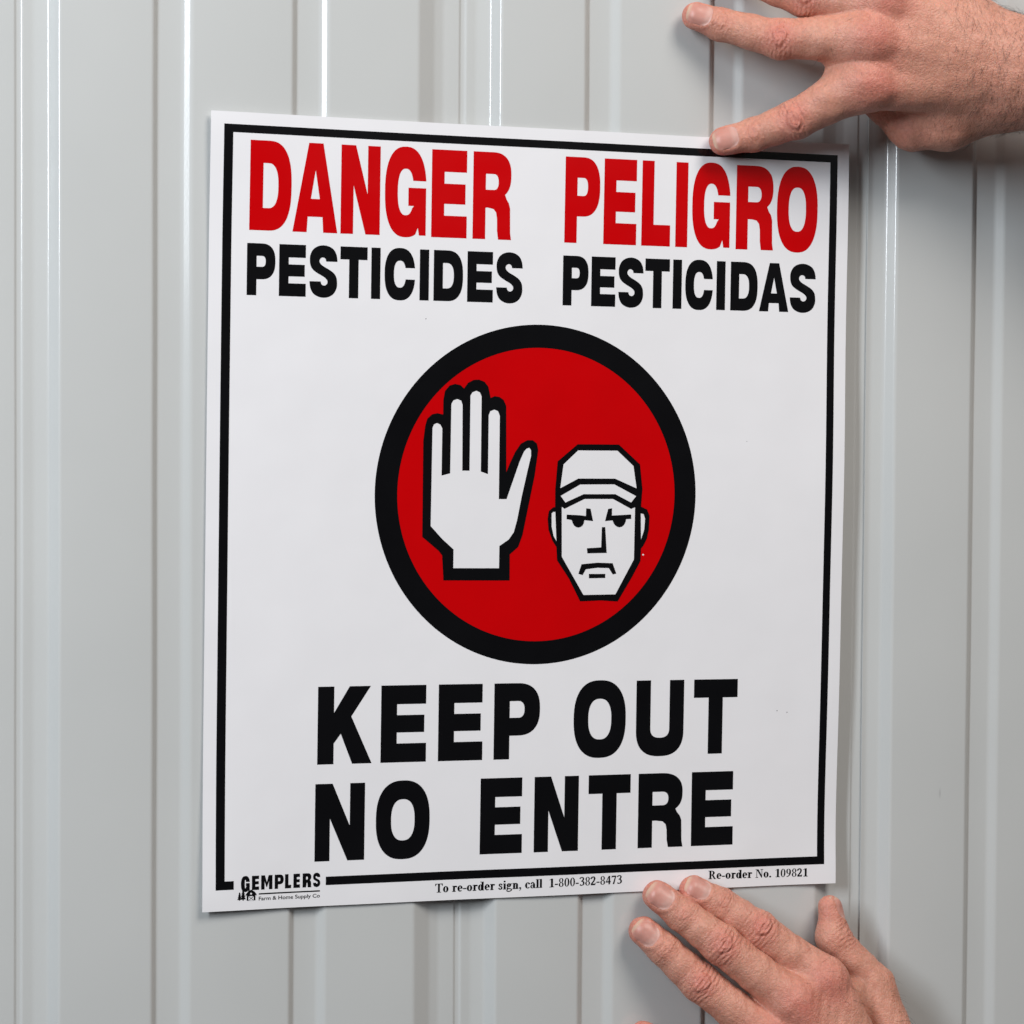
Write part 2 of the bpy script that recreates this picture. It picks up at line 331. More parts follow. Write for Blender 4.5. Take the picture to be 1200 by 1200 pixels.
def glyph(ch, w, tv, th):
    os_ = 0.014
    if ch == 'I': return [[[(0, 0), (w, 0), (w, 1), (0, 1)]]]
    if ch == 'E': return [[[(0, 0), (w, 0), (w, th), (tv, th), (tv, .5 - th * .46), (w * .955, .5 - th * .46), (w * .955, .5 + th * .46), (tv, .5 + th * .46), (tv, 1 - th), (w * .99, 1 - th), (w * .99, 1), (0, 1)]]]
    if ch == 'L': return [[[(0, 0), (w, 0), (w, th), (tv, th), (tv, 1), (0, 1)]]]
    if ch == 'T': return [[[(0, 1), (0, 1 - th), (w / 2 - tv / 2, 1 - th), (w / 2 - tv / 2, 0), (w / 2 + tv / 2, 0), (w / 2 + tv / 2, 1 - th), (w, 1 - th), (w, 1)]]]
    if ch == 'O': return [[sup(w / 2, .5, w / 2, .5 + os_, 0, 360, 64)[:-1], sup(w / 2, .5, w / 2 - tv, .5 + os_ - th, 0, 360, 64)[:-1]]]
    if ch == 'D':
        xs = .44 * w
        return [[[(0, 0)] + sup(xs, .5, w - xs, .5, -90, 90, 36, 2.6) + [(0, 1)], [(tv, th)] + sup(xs, .5, w - xs - tv, .5 - th, -90, 90, 36, 2.5) + [(tv, 1 - th)]]]
    if ch == 'P':
        xs = .5 * w; y0 = .31; c = (1 + y0) / 2; r = (1 - y0) / 2
        return [[[(0, 0), (tv, 0), (tv, y0)] + sup(xs, c, w - xs, r, -90, 90, 30, 2.5) + [(0, 1)], [(tv, y0 + th * .96)] + sup(xs * 1.05, c, w - xs * 1.05 - tv, r - th * .96, -90, 90, 30, 2.4) + [(tv, 1 - th * .96)]]]
    if ch == 'R':
        xs = .5 * w; c = .735; r = .265
        outer = [(0, 0), (0, 1)] + sup(xs, c, w * .985 - xs, r, 90, -52, 24, 2.5) + [(.87 * w, .465), (.93 * w, .42), (.965 * w, .36), (.97 * w, .22), (.975 * w, .08), (w, 0), (w * .99 - tv, 0), (w * .96 - tv, .10), (w * .955 - tv, .24), (w * .93 - tv, .31), (w * .86 - tv, .35), (w * .72 - tv, .362), (tv, .362), (tv, 0)]
        return [[outer, [(tv, .362 + th * .82)] + sup(xs * 1.06, (.362 + th * .82 + 1 - th) / 2, w * .985 - xs * 1.06 - tv, (1 - th - .362 - th * .82) / 2, -90, 90, 22, 2.4) + [(tv, 1 - th)]]]
    if ch == 'A':
        return [[[(0, 0), (.345 * w, 1), (.665 * w, 1), (w, 0), (w - tv * 1.08, 0), (.665 * w, .145 + .03), (.335 * w, .145 + .03), (tv * 1.08, 0)], [(.40 * w, .375), (.5 * w, .70), (.60 * w, .375)]]]
    if ch == 'N':
        return [[[(0, 0), (0, 1), (tv * 1.12, 1), (w - tv * .97, .45), (w - tv * .97, 1), (w, 1), (w, 0), (w - tv * 1.1, 0), (tv * .97, .55), (tv * .97, 0)]]]
    if ch == 'U':
        r = w / 2
        return [[[(0, 1), (0, .34)] + sup(r, .34, r, .34 + os_, 180, 360, 30, 2.5)[1:-1] + [(w, .34), (w, 1), (w - tv, 1), (w - tv, .36)] + sup(r, .36, r - tv, .36 - th * .95, 360, 180, 24, 2.5)[1:-1] + [(tv, .36), (tv, 1)]]]
    if ch == 'K':
        return [[[(0, 0), (0, 1), (tv, 1), (tv, .66), (.58 * w, 1), (.97 * w, 1), (.615 * w, .61), (w, 0), (.64 * w, 0), (.425 * w, .39), (tv, .265), (tv, 0)][:10] + [(tv, .265 - .0), (tv, 0)]]]
    if ch == 'M':
        return [[[(0, 0), (0, 1), (tv * 1.1, 1), (w / 2, .50), (w - tv * 1.1, 1), (w, 1), (w, 0), (w - tv, 0), (w - tv, .58), (w / 2 + .02, .16), (w / 2 - .02, .16), (tv, .58), (tv, 0)]]]
    if ch == 'C':
        o = cut_arc(w / 2, w / 2, .5 + os_, .625, .40); i = cut_arc(w / 2, w / 2 - tv, .5 + os_ - th, .625, .40)
        return [[o + i[::-1]]]
    if ch == 'G':
        ry = .5 + os_; o = cut_arc(w / 2, w / 2, ry, .63, .3)
        at = math.degrees(math.asin((.13 / ry) ** (2.45 / 2)))
        o = sup(w / 2, .5, w / 2, ry, at, 360 - 66, 40)
        ri = ry - th; ai = math.degrees(math.asin(min(1, .13 / ri) ** (2.45 / 2)))
        i = sup(w / 2, .5, w / 2 - tv, ri, ai, 360 - 40, 36)
        return [[o + [(.80 * w, .10), (.83 * w, .012), (w * .99, .012), (w * .99, .55), (.565 * w, .55), (.565 * w, .345), (.70 * w, .345)] + i[::-1]]]
    if ch == 'S':
        h = [(.985, .695), (.955, .82), (.86, .925), (.70, .985), (.5, 1.008), (.29, .985), (.13, .92), (.04, .82), (.02, .72), (.05, .605), (.15, .52), (.32, .455), (.50, .40), (.60, .355), (.645, .305), (.61, .25), (.52, .228), (.435, .253), (.405, .305)]
        c = []
        for k in range(len(h) - 1):              # Catmull-Rom through the drawn points
            p0, p1, p2, p3 = h[max(0, k - 1)], h[k], h[k + 1], h[min(len(h) - 1, k + 2)]
            for t in (0, .25, .5, .75):
                c.append(tuple(.5 * (2 * b + (d - a) * t + (2 * a - 5 * b + 4 * d - e) * t * t + (3 * b - a - 3 * d + e) * t ** 3) for a, b, d, e in zip(p0, p1, p2, p3)))
        c.append(h[-1]); c += [(1 - x, 1 - y) for x, y in c]
        return [[[(x * w, y) for x, y in c]]]
    return []
def word(chars, v0, v1, tv, th, mat, label):
    H = v1 - v0; sh = []
    for ch, a, b in chars:
        w = (b - a) / H
        for loops in glyph(ch, w, tv, th):
            sh.append(([[(a + x * H, v0 + y * H) for x, y in l] for l in loops], mat, 0))
    return printed('lettering', sh, sign, label)
word([('D', -157.2, -135.4), ('A', -134.6, -110.9), ('N', -109.2, -88.2), ('G', -85.6, -63.1), ('E', -60.3, -41.0), ('R', -37.7, -16.5)], 144.0, 189.5, .152, .25, M_RED, 'large red word DANGER')
word([('P', 13.2, 32.9), ('E', 35.2, 53.9), ('L', 56.9, 73.4), ('I', 76.5, 83.4), ('G', 86.0, 108.2), ('R', 111.6, 133.5), ('O', 135.5, 159.5)], 143.8, 189.1, .152, .25, M_RED, 'large red word PELIGRO')
word([('P', -158.1, -143.3), ('E', -141.3, -127.2), ('S', -125.5, -110.3), ('T', -109, -94.5), ('I', -92.4, -87.5), ('C', -85.2, -68.7), ('I', -66.2, -61.2), ('D', -58.6, -42.6), ('E', -40.2, -26.1), ('S', -24.5, -9.5)], 111.0, 137.4, .19, .25, M_BLACK, 'black word PESTICIDES')
word([('P', 12.8, 27.2), ('E', 28.9, 42.6), ('S', 44.1, 58.8), ('T', 59.6, 73.7), ('I', 75.6, 80.7), ('C', 82.8, 98.8), ('I', 100.9, 106.0), ('D', 109.1, 124.9), ('A', 125.9, 143.2), ('S', 143.7, 159.4)], 110.7, 137.0, .19, .25, M_BLACK, 'black word PESTICIDAS')
word([('K', -117.9, -88.7), ('E', -83.9, -59.2), ('E', -52.6, -28.2), ('P', -21.9, 3.7)], -129.7, -89.4, .215, .245, M_BLACK, 'black word KEEP')
word([('O', 22.8, 52.6), ('U', 58.6, 86.2), ('T', 92.0, 117.5)], -129.7, -89.2, .205, .245, M_BLACK, 'black word OUT')
word([('N', -118.7, -92.0), ('O', -85.9, -56.6)], -180.0, -139.8, .205, .245, M_BLACK, 'black word NO')
word([('E', -28.8, -5.4), ('N', 1.3, 26.3), ('T', 31.9, 56.0), ('R', 60.6, 86.7), ('E', 91.6, 116.1)], -179.7, -139.5, .205, .25, M_BLACK, 'black word ENTRE')

# --- border with the gap for the maker's mark
o_, i_ = (-171.0, 170.9, -192.4, 197.0), (-166.3, 166.6, -188.0, 192.9)
printed('border', [([[(o_[0], o_[3]), (o_[0], o_[2]), (-161.5, o_[2]), (-161.5, i_[2]), (i_[0], i_[2]), (i_[0], i_[3]), (i_[1], i_[3]), (i_[1], i_[2]), (-112.5, i_[2]), (-112.5, o_[2]), (o_[1], o_[2]), (o_[1], o_[3])]], M_BLACK, 0)], sign)

# --- round pictogram
def circ(cx, cy, r, n=160): return [(cx + r * math.cos(2 * math.pi * i / n), cy + r * math.sin(2 * math.pi * i / n)) for i in range(n)]
HAND_IN = [(-58.1, 44.8), (-57.4, 46.6), (-55.7, 47.4), (-53.9, 46.6), (-52.8, 44.7), (-52.8, 20.0), (-48.1, 21.2), (-48.0, 57.5), (-47.0, 59.3), (-44.8, 60.1), (-42.7, 59.3), (-41.9, 57.1), (-41.5, 22.7), (-37.5, 22.7), (-37.6, 62.0), (-36.6, 63.7), (-34.5, 64.6), (-32.5, 63.8), (-31.5, 61.7), (-31.3, 22.3), (-27.3, 21.0), (-27.4, 51.9), (-26.6, 54.0), (-24.4, 54.9), (-22.3, 54.1), (-21.3, 51.7), (-21.1, 7.9), (-16.8, 7.9), (-9.8, 28.0), (-7.6, 32.9), (-6.3, 34.5), (-4.7, 35.1), (-3.7, 33.9), (-3.6, 30.8), (-5.6, 22.2), (-8.4, 9.5), (-10.8, -3.2), (-12.5, -9.5), (-15.3, -13.4), (-20.4, -16.8), (-20.4, -28.5), (-45.6, -28.4), (-45.6, -18.6), (-52.0, -13.0), (-58.3, -6.4)]
HAND_OUT = [(-63.0, 38.0), (-62.1, 45.7), (-61.0, 49.6), (-58.5, 51.9), (-55.5, 52.6), (-52.4, 51.9), (-52.4, 59.4), (-51.6, 64.2), (-49.1, 67.1), (-46.1, 68.0), (-43.1, 67.4), (-41.2, 65.7), (-39.0, 68.7), (-36.0, 70.3), (-33.0, 70.5), (-29.9, 69.4), (-27.8, 66.8), (-26.5, 61.0), (-24.2, 62.0), (-21.6, 61.6), (-19.3, 60.1), (-17.8, 57.0), (-17.2, 22.1), (-15.4, 26.5), (-12.4, 32.8), (-9.4, 37.2), (-5.8, 39.1), (-2.7, 39.1), (-0.4, 37.4), (0.4, 33.9), (-1.4, 20.3), (-4.7, 3.7), (-7.6, -11.0), (-9.9, -17.3), (-14.5, -21.2), (-14.4, -35.0), (-50.9, -34.8), (-51.8, -21.7), (-53.9, -19.2), (-62.8, -12.0)]
FACE_OUT = [(22.5, 37.3), (46.0, 37.4), (58.3, 26.9), (59.9, 13.7), (59.3, 4.3), (62.8, 2.8), (64.3, -0.6), (64.0, -8.1), (62.9, -13.1), (61.1, -16.5), (59.7, -18.2), (59.5, -24.9), (54.9, -33.3), (46.8, -46.5), (36.8, -45.9), (25.4, -46.3), (18.8, -34.0), (12.0, -24.4), (11.5, -17.3), (9.2, -14.0), (6.9, -8.2), (6.3, -2.4), (6.9, 1.7), (9.4, 3.8), (10.4, 3.8), (10.3, 13.3), (11.4, 28.1)]
CAP_TOP = [(22.8, 34.0), (45.2, 34.1), (54.5, 26.0), (56.5, 14.1), (44.1, 19.2), (23.2, 19.1), (13.1, 13.9), (14.7, 26.5)]
CAP_BRIM = [(13.4, 9.8), (24.3, 15.9), (43.7, 16.1), (56.3, 9.9), (53.5, 6.5), (44.4, 10.9), (26.3, 10.8), (16.1, 6.3)]
FACE_IN = [(14.1, 4.0), (15.7, 2.9), (26.9, 8.2), (43.1, 8.3), (53.6, 3.0), (55.8, 3.9), (55.7, -24.0), (45.4, -42.7), (27.2, -42.9), (14.6, -22.5)]
EAR_A = [(8.5, 0.5), (9.4, 1.3), (10.5, 1.3), (11.4, -14.2), (9.8, -11.5), (8.6, -6.5)]
EAR_B = [(59.2, 0.6), (60.8, 0.3), (61.7, -2.2), (61.3, -8.1), (59.6, -13.3)]
EYE_A = [(16.9, -0.1), (24.0, -0.4), (27.8, -0.8), (27.9, 3.3), (30.4, 3.0), (31.9, -3.5), (27.0, -3.0), (26.7, -4.6), (26.0, -5.9), (24.9, -6.7), (23.6, -7.0), (22.3, -6.7), (21.2, -5.9), (20.4, -4.6), (19.8, -3.0), (16.9, -2.5)]
EYE_B = [(53.6, 0.1), (46.7, -0.3), (42.6, -0.5), (42.6, 3.4), (40.4, 3.0), (38.7, -3.5), (43.0, -3.1), (43.6, -4.5), (44.5, -5.7), (45.7, -6.5), (47.0, -6.8), (48.4, -6.5), (49.6, -5.6), (50.4, -4.2), (50.8, -2.4), (53.7, -2.3)]
NOSE = [(37.0, -6.7), (38.9, -6.7), (40.0, -20.5), (29.0, -20.7), (28.7, -18.0), (36.8, -17.5)]
MOUTH = [(25.8, -26.5), (34.6, -25.7), (43.5, -26.0), (45.7, -31.6), (43.7, -32.0), (41.4, -28.6), (34.7, -28.4), (28.3, -29.2), (26.5, -32.3), (24.1, -31.6)]
LIP = [(30.1, -31.7), (39.4, -31.7), (39.4, -33.9), (30.1, -34.0)]
ring = printed('pictogram_ring', [([circ(0.9, 10.3, 89.8), circ(0.9, 10.3, 77.6)], M_BLACK, 0)], sign, 'black ring around the pictogram')
printed('red_disc', [([circ(0.9, 10.3, 78.2)], M_RED, -0.5)], ring, 'red disc inside the black ring')
printed('hand_symbol', [([HAND_OUT], M_BLACK, 1), ([HAND_IN], M_WHITE, 2)], ring, 'white raised palm symbol outlined in black')
printed('face_symbol', [([FACE_OUT], M_BLACK, 1)] + [([q], M_WHITE, 2) for q in (CAP_TOP, CAP_BRIM, FACE_IN, EAR_A, EAR_B)] + [([q], M_BLACK, 3) for q in (EYE_A, EYE_B, NOSE, MOUTH, LIP)], ring, 'frowning face in a cap symbol')

# --- maker's mark
lg = []
for ch, a, b in (('G', -157.7, -153.0), ('E', -151.9, -148.1), ('M', -147.0, -141.0), ('P', -139.8, -135.0), ('L', -134.3, -131.0), ('E', -129.8, -126.3), ('R', -124.9, -120.2), ('S', -119.4, -115.4)):
    v0, v1 = -193.1, -185.8; H = v1 - v0
    if ch == 'G': v0 -= .7; H += .7
    for loops in glyph(ch, (b - a) / H, .25, .235): lg.append(([[(a + x * H, v0 + y * H) for x, y in l] for l in loops], M_BLACK, 0))
lg.append(([[(-148.2, -195.6), (-115.6, -195.6), (-115.6, -194.9), (-148.2, -194.9)]], M_BLACK, 0))
def pine(cx, y0, y1, w):
    H = y1 - y0; r = [(cx - w * .12, y0), (cx - w * .12, y0 + .1 * H)]
    l = []
    for k in range(4):
        yb = y0 + H * (.1 + .22 * k); ww = w * (.5 - .1 * k); l += [(cx - ww, yb), (cx - ww * .45, yb + .2 * H)]
    rt = [(2 * cx - x, y) for x, y in l][::-1]
    return r + l + [(cx, y1)] + rt + [(cx + w * .12, y0 + .1 * H), (cx + w * .12, y0)]
lg += [([pine(-158.4, -198.2, -193.9, 2.6)], M_BLACK, 0), ([pine(-156.5, -198.2, -192.2, 3.0)], M_BLACK, .3)]
lg.append(([[(-154.6, -198.4), (-154.6, -195.6), (-155.3, -195.9), (-155.0, -195.0), (-154.0, -193.8), (-152.3, -192.8), (-150.6, -193.8), (-149.6, -195.0), (-149.3, -195.9), (-150.0, -195.6), (-150.0, -198.4)]], M_BLACK, .6))
lg.append(([[(-153.7, -198.4), (-150.9, -198.4), (-150.9, -196.2), (-153.7, -196.2)]], M_WHITE, 1.2))
lg.append(([circ(-152.3, -194.9, .5, 12)], M_WHITE, 1.2))
for s in (1, -1):
    lg.append(([[(-152.3 - 1.3, -197.3 - 1.0 * s - .18), (-152.3 - 1.3, -197.3 - 1.0 * s + .18), (-152.3 + 1.3, -197.3 + 1.0 * s + .18), (-152.3 + 1.3, -197.3 + 1.0 * s - .18)]], M_BLACK, 1.7 + .3 * s))
mark = printed('maker_mark', lg, sign, 'black GEMPLERS mark with pine trees and barn')
# tagline in Blender's built-in face
tx = bpy.data.curves.new('tagline', 'FONT'); tx.body = 'Farm & Home Supply Co'; tx.size = 2.75; tx.offset = 0.035
to = bpy.data.objects.new('tagline', tx); link(to)
dg = bpy.context.evaluated_depsgraph_get(); me = to.evaluated_get(dg).to_mesh()
P = np.array([v.co[:] for v in me.vertices]); FF = [tuple(p.vertices) for p in me.polygons]
to.evaluated_get(dg).to_mesh_clear(); bpy.data.objects.remove(to); bpy.data.curves.remove(tx)
k = 32.6 / (P[:, 0].max() - P[:, 0].min())
W = sign_pt(-148.2 + (P[:, 0] - P[:, 0].min()) * k, -198.6 + P[:, 1] * 1.0, 0.07)
mesh_obj('tagline', W, FF, M_BLACK, mark)

# --- small bold serif lettering (cap height 1, stems .16, hairlines .05)
def rect(x0, y0, x1, y1): return [(x0, y0), (x1, y0), (x1, y1), (x0, y1)]
def ell(cx, cy, rx, ry, a0=0, a1=360, n=22): return [(cx + rx * math.cos(math.radians(a0 + (a1 - a0) * i / n)), cy + ry * math.sin(math.radians(a0 + (a1 - a0) * i / n))) for i in range(n + 1)]
S_, T_ = .19, .068
def bowl(cx, cy, rx, ry, a0=0, a1=360, s=S_, t=T_):
    o = ell(cx, cy, rx, ry, a0, a1); i = ell(cx, cy, rx - s, ry - t, a0, a1); return [o + i[::-1]] if a1 - a0 < 360 else [o[:-1], i[:-1]]
def serif(ch):
    X = .68                                      # x-height
    if ch == 'T': return .68, [[rect(.25, 0, .25 + .18, 1)], [rect(.14, 0, .54, T_)], [rect(0, 1 - T_, .68, 1)], [[(0, 1), (0, .74), (.04, .74), (.12, .94)]], [[(.68, 1), (.68, .74), (.64, .74), (.56, .94)]]]
    if ch == 'o': return .50, [bowl(.25, X / 2, .25, X / 2 + .01)]
    if ch == 'e': return .46, [bowl(.24, X / 2, .24, X / 2 + .01, 0, 318), [rect(.1, X / 2 - .03, .47, X / 2 + .03)]]
    if ch == 'c': return .45, [bowl(.25, X / 2, .25, X / 2 + .01, 48, 320), [ell(.38, X - .15, .085, .09)[:-1]]]
    if ch == 'r': return .45, [[rect(.08, 0, .08 + S_, X)], [rect(0, 0, .34, T_)], [rect(0, X - T_, .1, X)], [stroke(bez((.2, .42), (.25, .6), (.32, .66), (.42, .58)), .1, .12)], [ell(.38, X - .1, .08, .09)[:-1]]]
    if ch == 'd': return .57, [bowl(.23, X / 2, .23, X / 2 + .01), [rect(.33, 0, .33 + S_, 1)], [rect(.22, 1 - T_, .4, 1)], [rect(.45, 0, .57, T_)]]
    if ch == 'n': return .56, [[rect(.07, 0, .07 + S_, X)], [rect(0, 0, .29, T_)], [rect(0, X - T_, .1, X)], [rect(.33, 0, .33 + S_, .5)], [rect(.29, 0, .56, T_)], [stroke(bez((.2, .5), (.27, .66), (.47, .7), (.42, .42)), .15, .1)]]
    if ch == 'i': return .29, [[rect(.06, 0, .06 + S_, X)], [rect(0, 0, .29, T_)], [rect(0, X - T_, .1, X)], [ell(.145, .90, .095, .1)[:-1]]]
    if ch == 'l': return .28, [[rect(.06, 0, .06 + S_, 1)], [rect(0, 0, .28, T_)], [rect(0, 1 - T_, .1, 1)]]
    if ch == 'a': return .48, [[rect(.25, .06, .25 + S_, .5)], [stroke(bez((.34, .45), (.33, .70), (.12, .70), (.09, .50)), .12, .1)], [ell(.11, .51, .06, .06)[:-1]], bowl(.19, .19, .19, .2, 0, 360, .14, .06), [rect(.34, 0, .49, .08)]]
    if ch == 's': return .38, [[stroke(bez((.32, .48), (.28, .68), (.06, .68), (.08, .50)) + bez((.08, .50), (.1, .36), (.34, .34), (.31, .17))[1:] + bez((.31, .17), (.28, 0), (.06, 0), (.03, .2))[1:], .13, .12)]]
    if ch == 'g': return .50, [bowl(.22, .46, .21, .22), [rect(.36, .56, .5, .65)], [stroke(bez((.12, .26), (-.02, .12), (.06, .09), (.25, .07)) + bez((.25, .07), (.48, .05), (.5, -.05), (.42, -.15))[1:] + bez((.42, -.15), (.3, -.27), (.04, -.25), (.03, -.13))[1:] + bez((.03, -.13), (.03, -.05), (.08, -.02), (.15, .05))[1:], .09, .11)]]
    if ch == '-': return .33, [[rect(.02, .24, .31, .37)]]
    if ch == ',': return .25, [[ell(.12, .09, .1, .1)[:-1]], [stroke([(.2, .09), (.18, -.08), (.06, -.2)], .06, .06)]]
    if ch == '.': return .25, [[ell(.12, .09, .1, .1)[:-1]]]
    if ch == '1': return .50, [[rect(.19, 0, .19 + S_, .97)], [rect(.06, 0, .48, T_)], [[(.04, .84), (.04, .80), (.2, .85), (.2, .97), (.33, .99)]]]
    if ch == '0': return .50, [bowl(.25, .49, .235, .5, 0, 360, .145, .045)]
    if ch == '8': return .50, [bowl(.25, .73, .205, .26, 0, 360, .12, .045), bowl(.25, .25, .23, .26, 0, 360, .13, .045)]
    if ch == '3': return .50, [[stroke(bez((.05, .8), (.1, 1.0), (.4, 1.02), (.38, .74)) + bez((.38, .74), (.36, .6), (.26, .55), (.17, .52))[1:], .14, .1)], [stroke(bez((.17, .54), (.5, .52), (.48, .05), (.2, .05)) + bez((.2, .05), (.1, .05), (.1, .12), (.05, .14))[1:], .15, .1)]]
    if ch == '2': return .50, [[stroke(bez((.05, .72), (.08, 1.02), (.42, 1.02), (.37, .68)) + bez((.37, .68), (.34, .48), (.15, .25), (.06, .1))[1:], .15, .12)], [rect(.03, 0, .45, .17)], [rect(.42, .1, .47, .27)]]
    if ch == '4': return .50, [[rect(.27, 0, .27 + .15, .97)], [rect(.02, .22, .48, .36)], [stroke([(.06, .32), (.3, .93)], .07, .07)]]
    if ch == '7': return .50, [[rect(.04, .82, .46, .97)], [rect(.03, .72, .08, .97)], [[(.14, 0), (.29, 0), (.46, .9), (.36, .9)]]]
    if ch == '9': return .50, [bowl(.24, .67, .22, .31, 0, 360, .14, .045), [stroke(bez((.4, .75), (.46, .35), (.3, .08), (.06, .02)), .13, .07)]]
    if ch == 'R': return .74, [[rect(.1, 0, .1 + .18, 1)], [rect(0, 0, .38, T_)], [rect(0, 1 - T_, .3, 1)], bowl(.3, .73, .3, .27, -90, 90, .18), [rect(.2, .46, .32, .51)], [[(.3, .5), (.48, .5), (.68, .05), (.76, .05), (.76, 0), (.54, 0)]]]
    if ch == 'N': return .74, [[rect(.1, 0, .15, 1)], [rect(0, 0, .26, T_)], [rect(0, 1 - T_, .24, 1)], [[(.08, 1), (.28, 1), (.64, .2), (.64, 0), (.58, 0)]], [rect(.59, 0, .64, 1)], [rect(.48, 1 - T_, .74, 1)]]
    return .26, []
def serif_line(txt, u0, u1, vb0, vb1, cap, label):
    x = 0; items = []
    for ch in txt:
        w, sh = serif(ch); items.append((x, sh)); x += w + .035
    k = (u1 - u0) / (x - .035); out = []; q = 0
    for x, sh in items:
        for loops in sh:
            q += 1
            out.append(([[(u0 + (x + a) * k, vb0 + (vb1 - vb0) * ((x + a) * k) / (u1 - u0) + b * cap) for a, b in l] for l in loops], M_BLACK, .02 * (q % 7)))
    return printed('lettering', out, sign, label)
serif_line('To re-order sign, call  1-800-382-8473', -53.0, 52.0, -199.0, -198.5, 4.7, 'small serif re-order telephone line')
serif_line('Re-order No. 109821', 102.1, 161.3, -198.1, -198.9, 4.6, 'small serif re-order number')
# specks of stray ink on the film
rs = random.Random(4)
printed('ink_speck', [([[(u + r * math.cos(a), v + r * math.sin(a) * 1.4) for a in [i * math.pi / 3 for i in range(6)]]], M_BLACK, 0) for u, v, r in ((-62.5, 101.5, .22), (-24.0, -7.5, .18), (141, -107, .24), (147, -108, .24), (120, 40, .15))], sign)['kind'] = 'stuff'
printed('bare_speck', [([[(61.0 + .6 * math.cos(a), -21.5 + .45 * math.sin(a)) for a in [i * math.pi / 3 for i in range(6)]]], M_WHITE, 0)], sign, 'unprinted white speck on the red disc')

# ------------------------------------------------------------------ hands: one continuous skin surface each, from a distance field (mm, world axes)
UPPER_HAND = {'arms': [[[256.9, -50.0, 242.0, 22], [318.3, -66.0, 236.6, 28], [445.8, -130.0, 227.0, 38]],
          [[257.1, -50.0, 231.9, 21], [318.5, -66.0, 224.7, 27], [446.1, -130.0, 213.4, 36]]],
 'blend': (8.0, 10.0),
 'fill': 1.0,
 'fingers': [('index', 16, [[166.0, -42.0, 229.5, 13.5], [136.3, -25.0, 211.1, 10.4], [117.7, -13.5, 203.3, 8.9], [101.5, -8.6, 199.5, 7.5]]),
             ('middle', 4, [[165.7, -46.0, 253.3, 13.0], [126.4, -26.0, 253.0, 10.4], [98.1, -12.5, 261.0, 8.7], [85.5, -8.4, 265.4, 7.4]]),
             ('ring', 0, [[172.9, -45.0, 273.6, 12.5], [140.6, -28.0, 275.6, 10.6], [115.0, -13.0, 285.9, 8.6], [102.1, -8.2, 291.3, 7.4]]),
             ('little', 0, [[187.2, -40.0, 294.2, 11.0], [162.1, -24.0, 311.5, 8.8], [147.5, -12.0, 322.6, 7.4], [139.4, -7.6, 327.4, 6.5]])],
 'knuckles': [[169.5, -47.0, 228.2, 9.0], [168.2, -51.0, 251.9, 9.0], [175.4, -48.0, 273.3, 9]],
 'meta': [[[251.9, -50.0, 231.7, 17], [168.5, -41.0, 229.8, 13.5]], [[249.5, -54.0, 239.3, 17], [167.2, -45.0, 252.6, 13.5]],
          [[251.5, -53.0, 246.8, 16], [173.4, -44.0, 272.9, 13.0]], [[255.3, -48.0, 252.2, 14], [187.8, -39.0, 293.5, 12.0]]],
 'thumb': [[247.2, -40.0, 226.2, 18], [223.2, -30.0, 215.2, 17.5], [207.8, -22.0, 211.6, 13.5], [187.4, -11.0, 227.6, 9]],
 'webs': [[[156.3, -31.0, 224.9, 5.5], [157.1, -33.0, 246.5, 5.5]], [[166.4, -33.0, 226.1, 9], [164.7, -36.0, 248.3, 9]],
          [[158.6, -34.0, 250.9, 6], [161.4, -36.0, 270.7, 6]], [[163.3, -34.0, 272.9, 6.5], [177.1, -32.0, 293.9, 6.5]]]}
LOWER_HAND = {'arms': [[[180.3, -48.0, -324.3, 20], [198.4, -66.0, -381.0, 27], [215.7, -130.0, -497.2, 36]],
          [[165.2, -48.0, -328.6, 19], [183.2, -66.0, -385.1, 26], [200.9, -130.0, -500.7, 34]]],
 'blend': (4.5, 3.0),
 'fill': 0.15,
 'fingers': [('index', 22, [[154.2, -33.0, -249.9, 12.3], [121.6, -21.0, -223.9, 10.2], [102.7, -12.5, -210.5, 8.7], [88.3, -8.6, -202.6, 7.5]]),
             ('middle', 4, [[133.3, -36.0, -259.5, 12.4], [98.4, -24.0, -230.3, 10.6], [80.0, -14.5, -214.9, 9.1], [67.3, -9.2, -204.6, 8.0]]),
             ('ring', -4, [[119.9, -34.0, -277.9, 12.0], [87.5, -21.0, -250.5, 10.3], [70.4, -13.0, -233.6, 8.8], [59.9, -8.4, -223.7, 7.8]]),
             ('little', -8, [[110.0, -30.0, -301.2, 10.8], [85.3, -18.0, -293.9, 8.8], [69.8, -11.0, -285.2, 7.6], [60.6, -7.8, -279.2, 6.8]])],
 'knuckles': [[153.8, -36.0, -251.1, 9.2], [135.4, -39.0, -260.4, 9.6], [120.8, -36.5, -278.3, 9]],
 'meta': [[[184.8, -46.0, -320.5, 16], [155.3, -33.0, -252.7, 13.2]], [[175.3, -50.0, -324.3, 16], [135.6, -36.5, -260.9, 13.2]],
          [[167.7, -48.0, -330.2, 16], [123.2, -34.5, -280.8, 12.8]], [[160.6, -44.0, -336.7, 15], [112.6, -31.0, -303.9, 12]]],
 'thumb': [[198.2, -30.0, -292.6, 15], [190.9, -19.0, -259.7, 12.0], [169.7, -13.0, -232.7, 9.0], [169.4, -10.0, -216.3, 6.6]],
 'webs': [[[139.1, -24.0, -241.5, 4.5], [130.1, -24.0, -250.2, 4.5]], [[149.5, -28.0, -251.5, 8], [134.0, -29.0, -261.5, 8]],
          [[122.7, -24.0, -257.2, 4.5], [116.3, -24.0, -266.9, 4.5]], [[108.3, -22.0, -284.4, 5], [103.9, -21.0, -292.7, 5]],
          [[177.1, -24.0, -262.0, 9], [190.1, -24.0, -272.2, 11]]]}

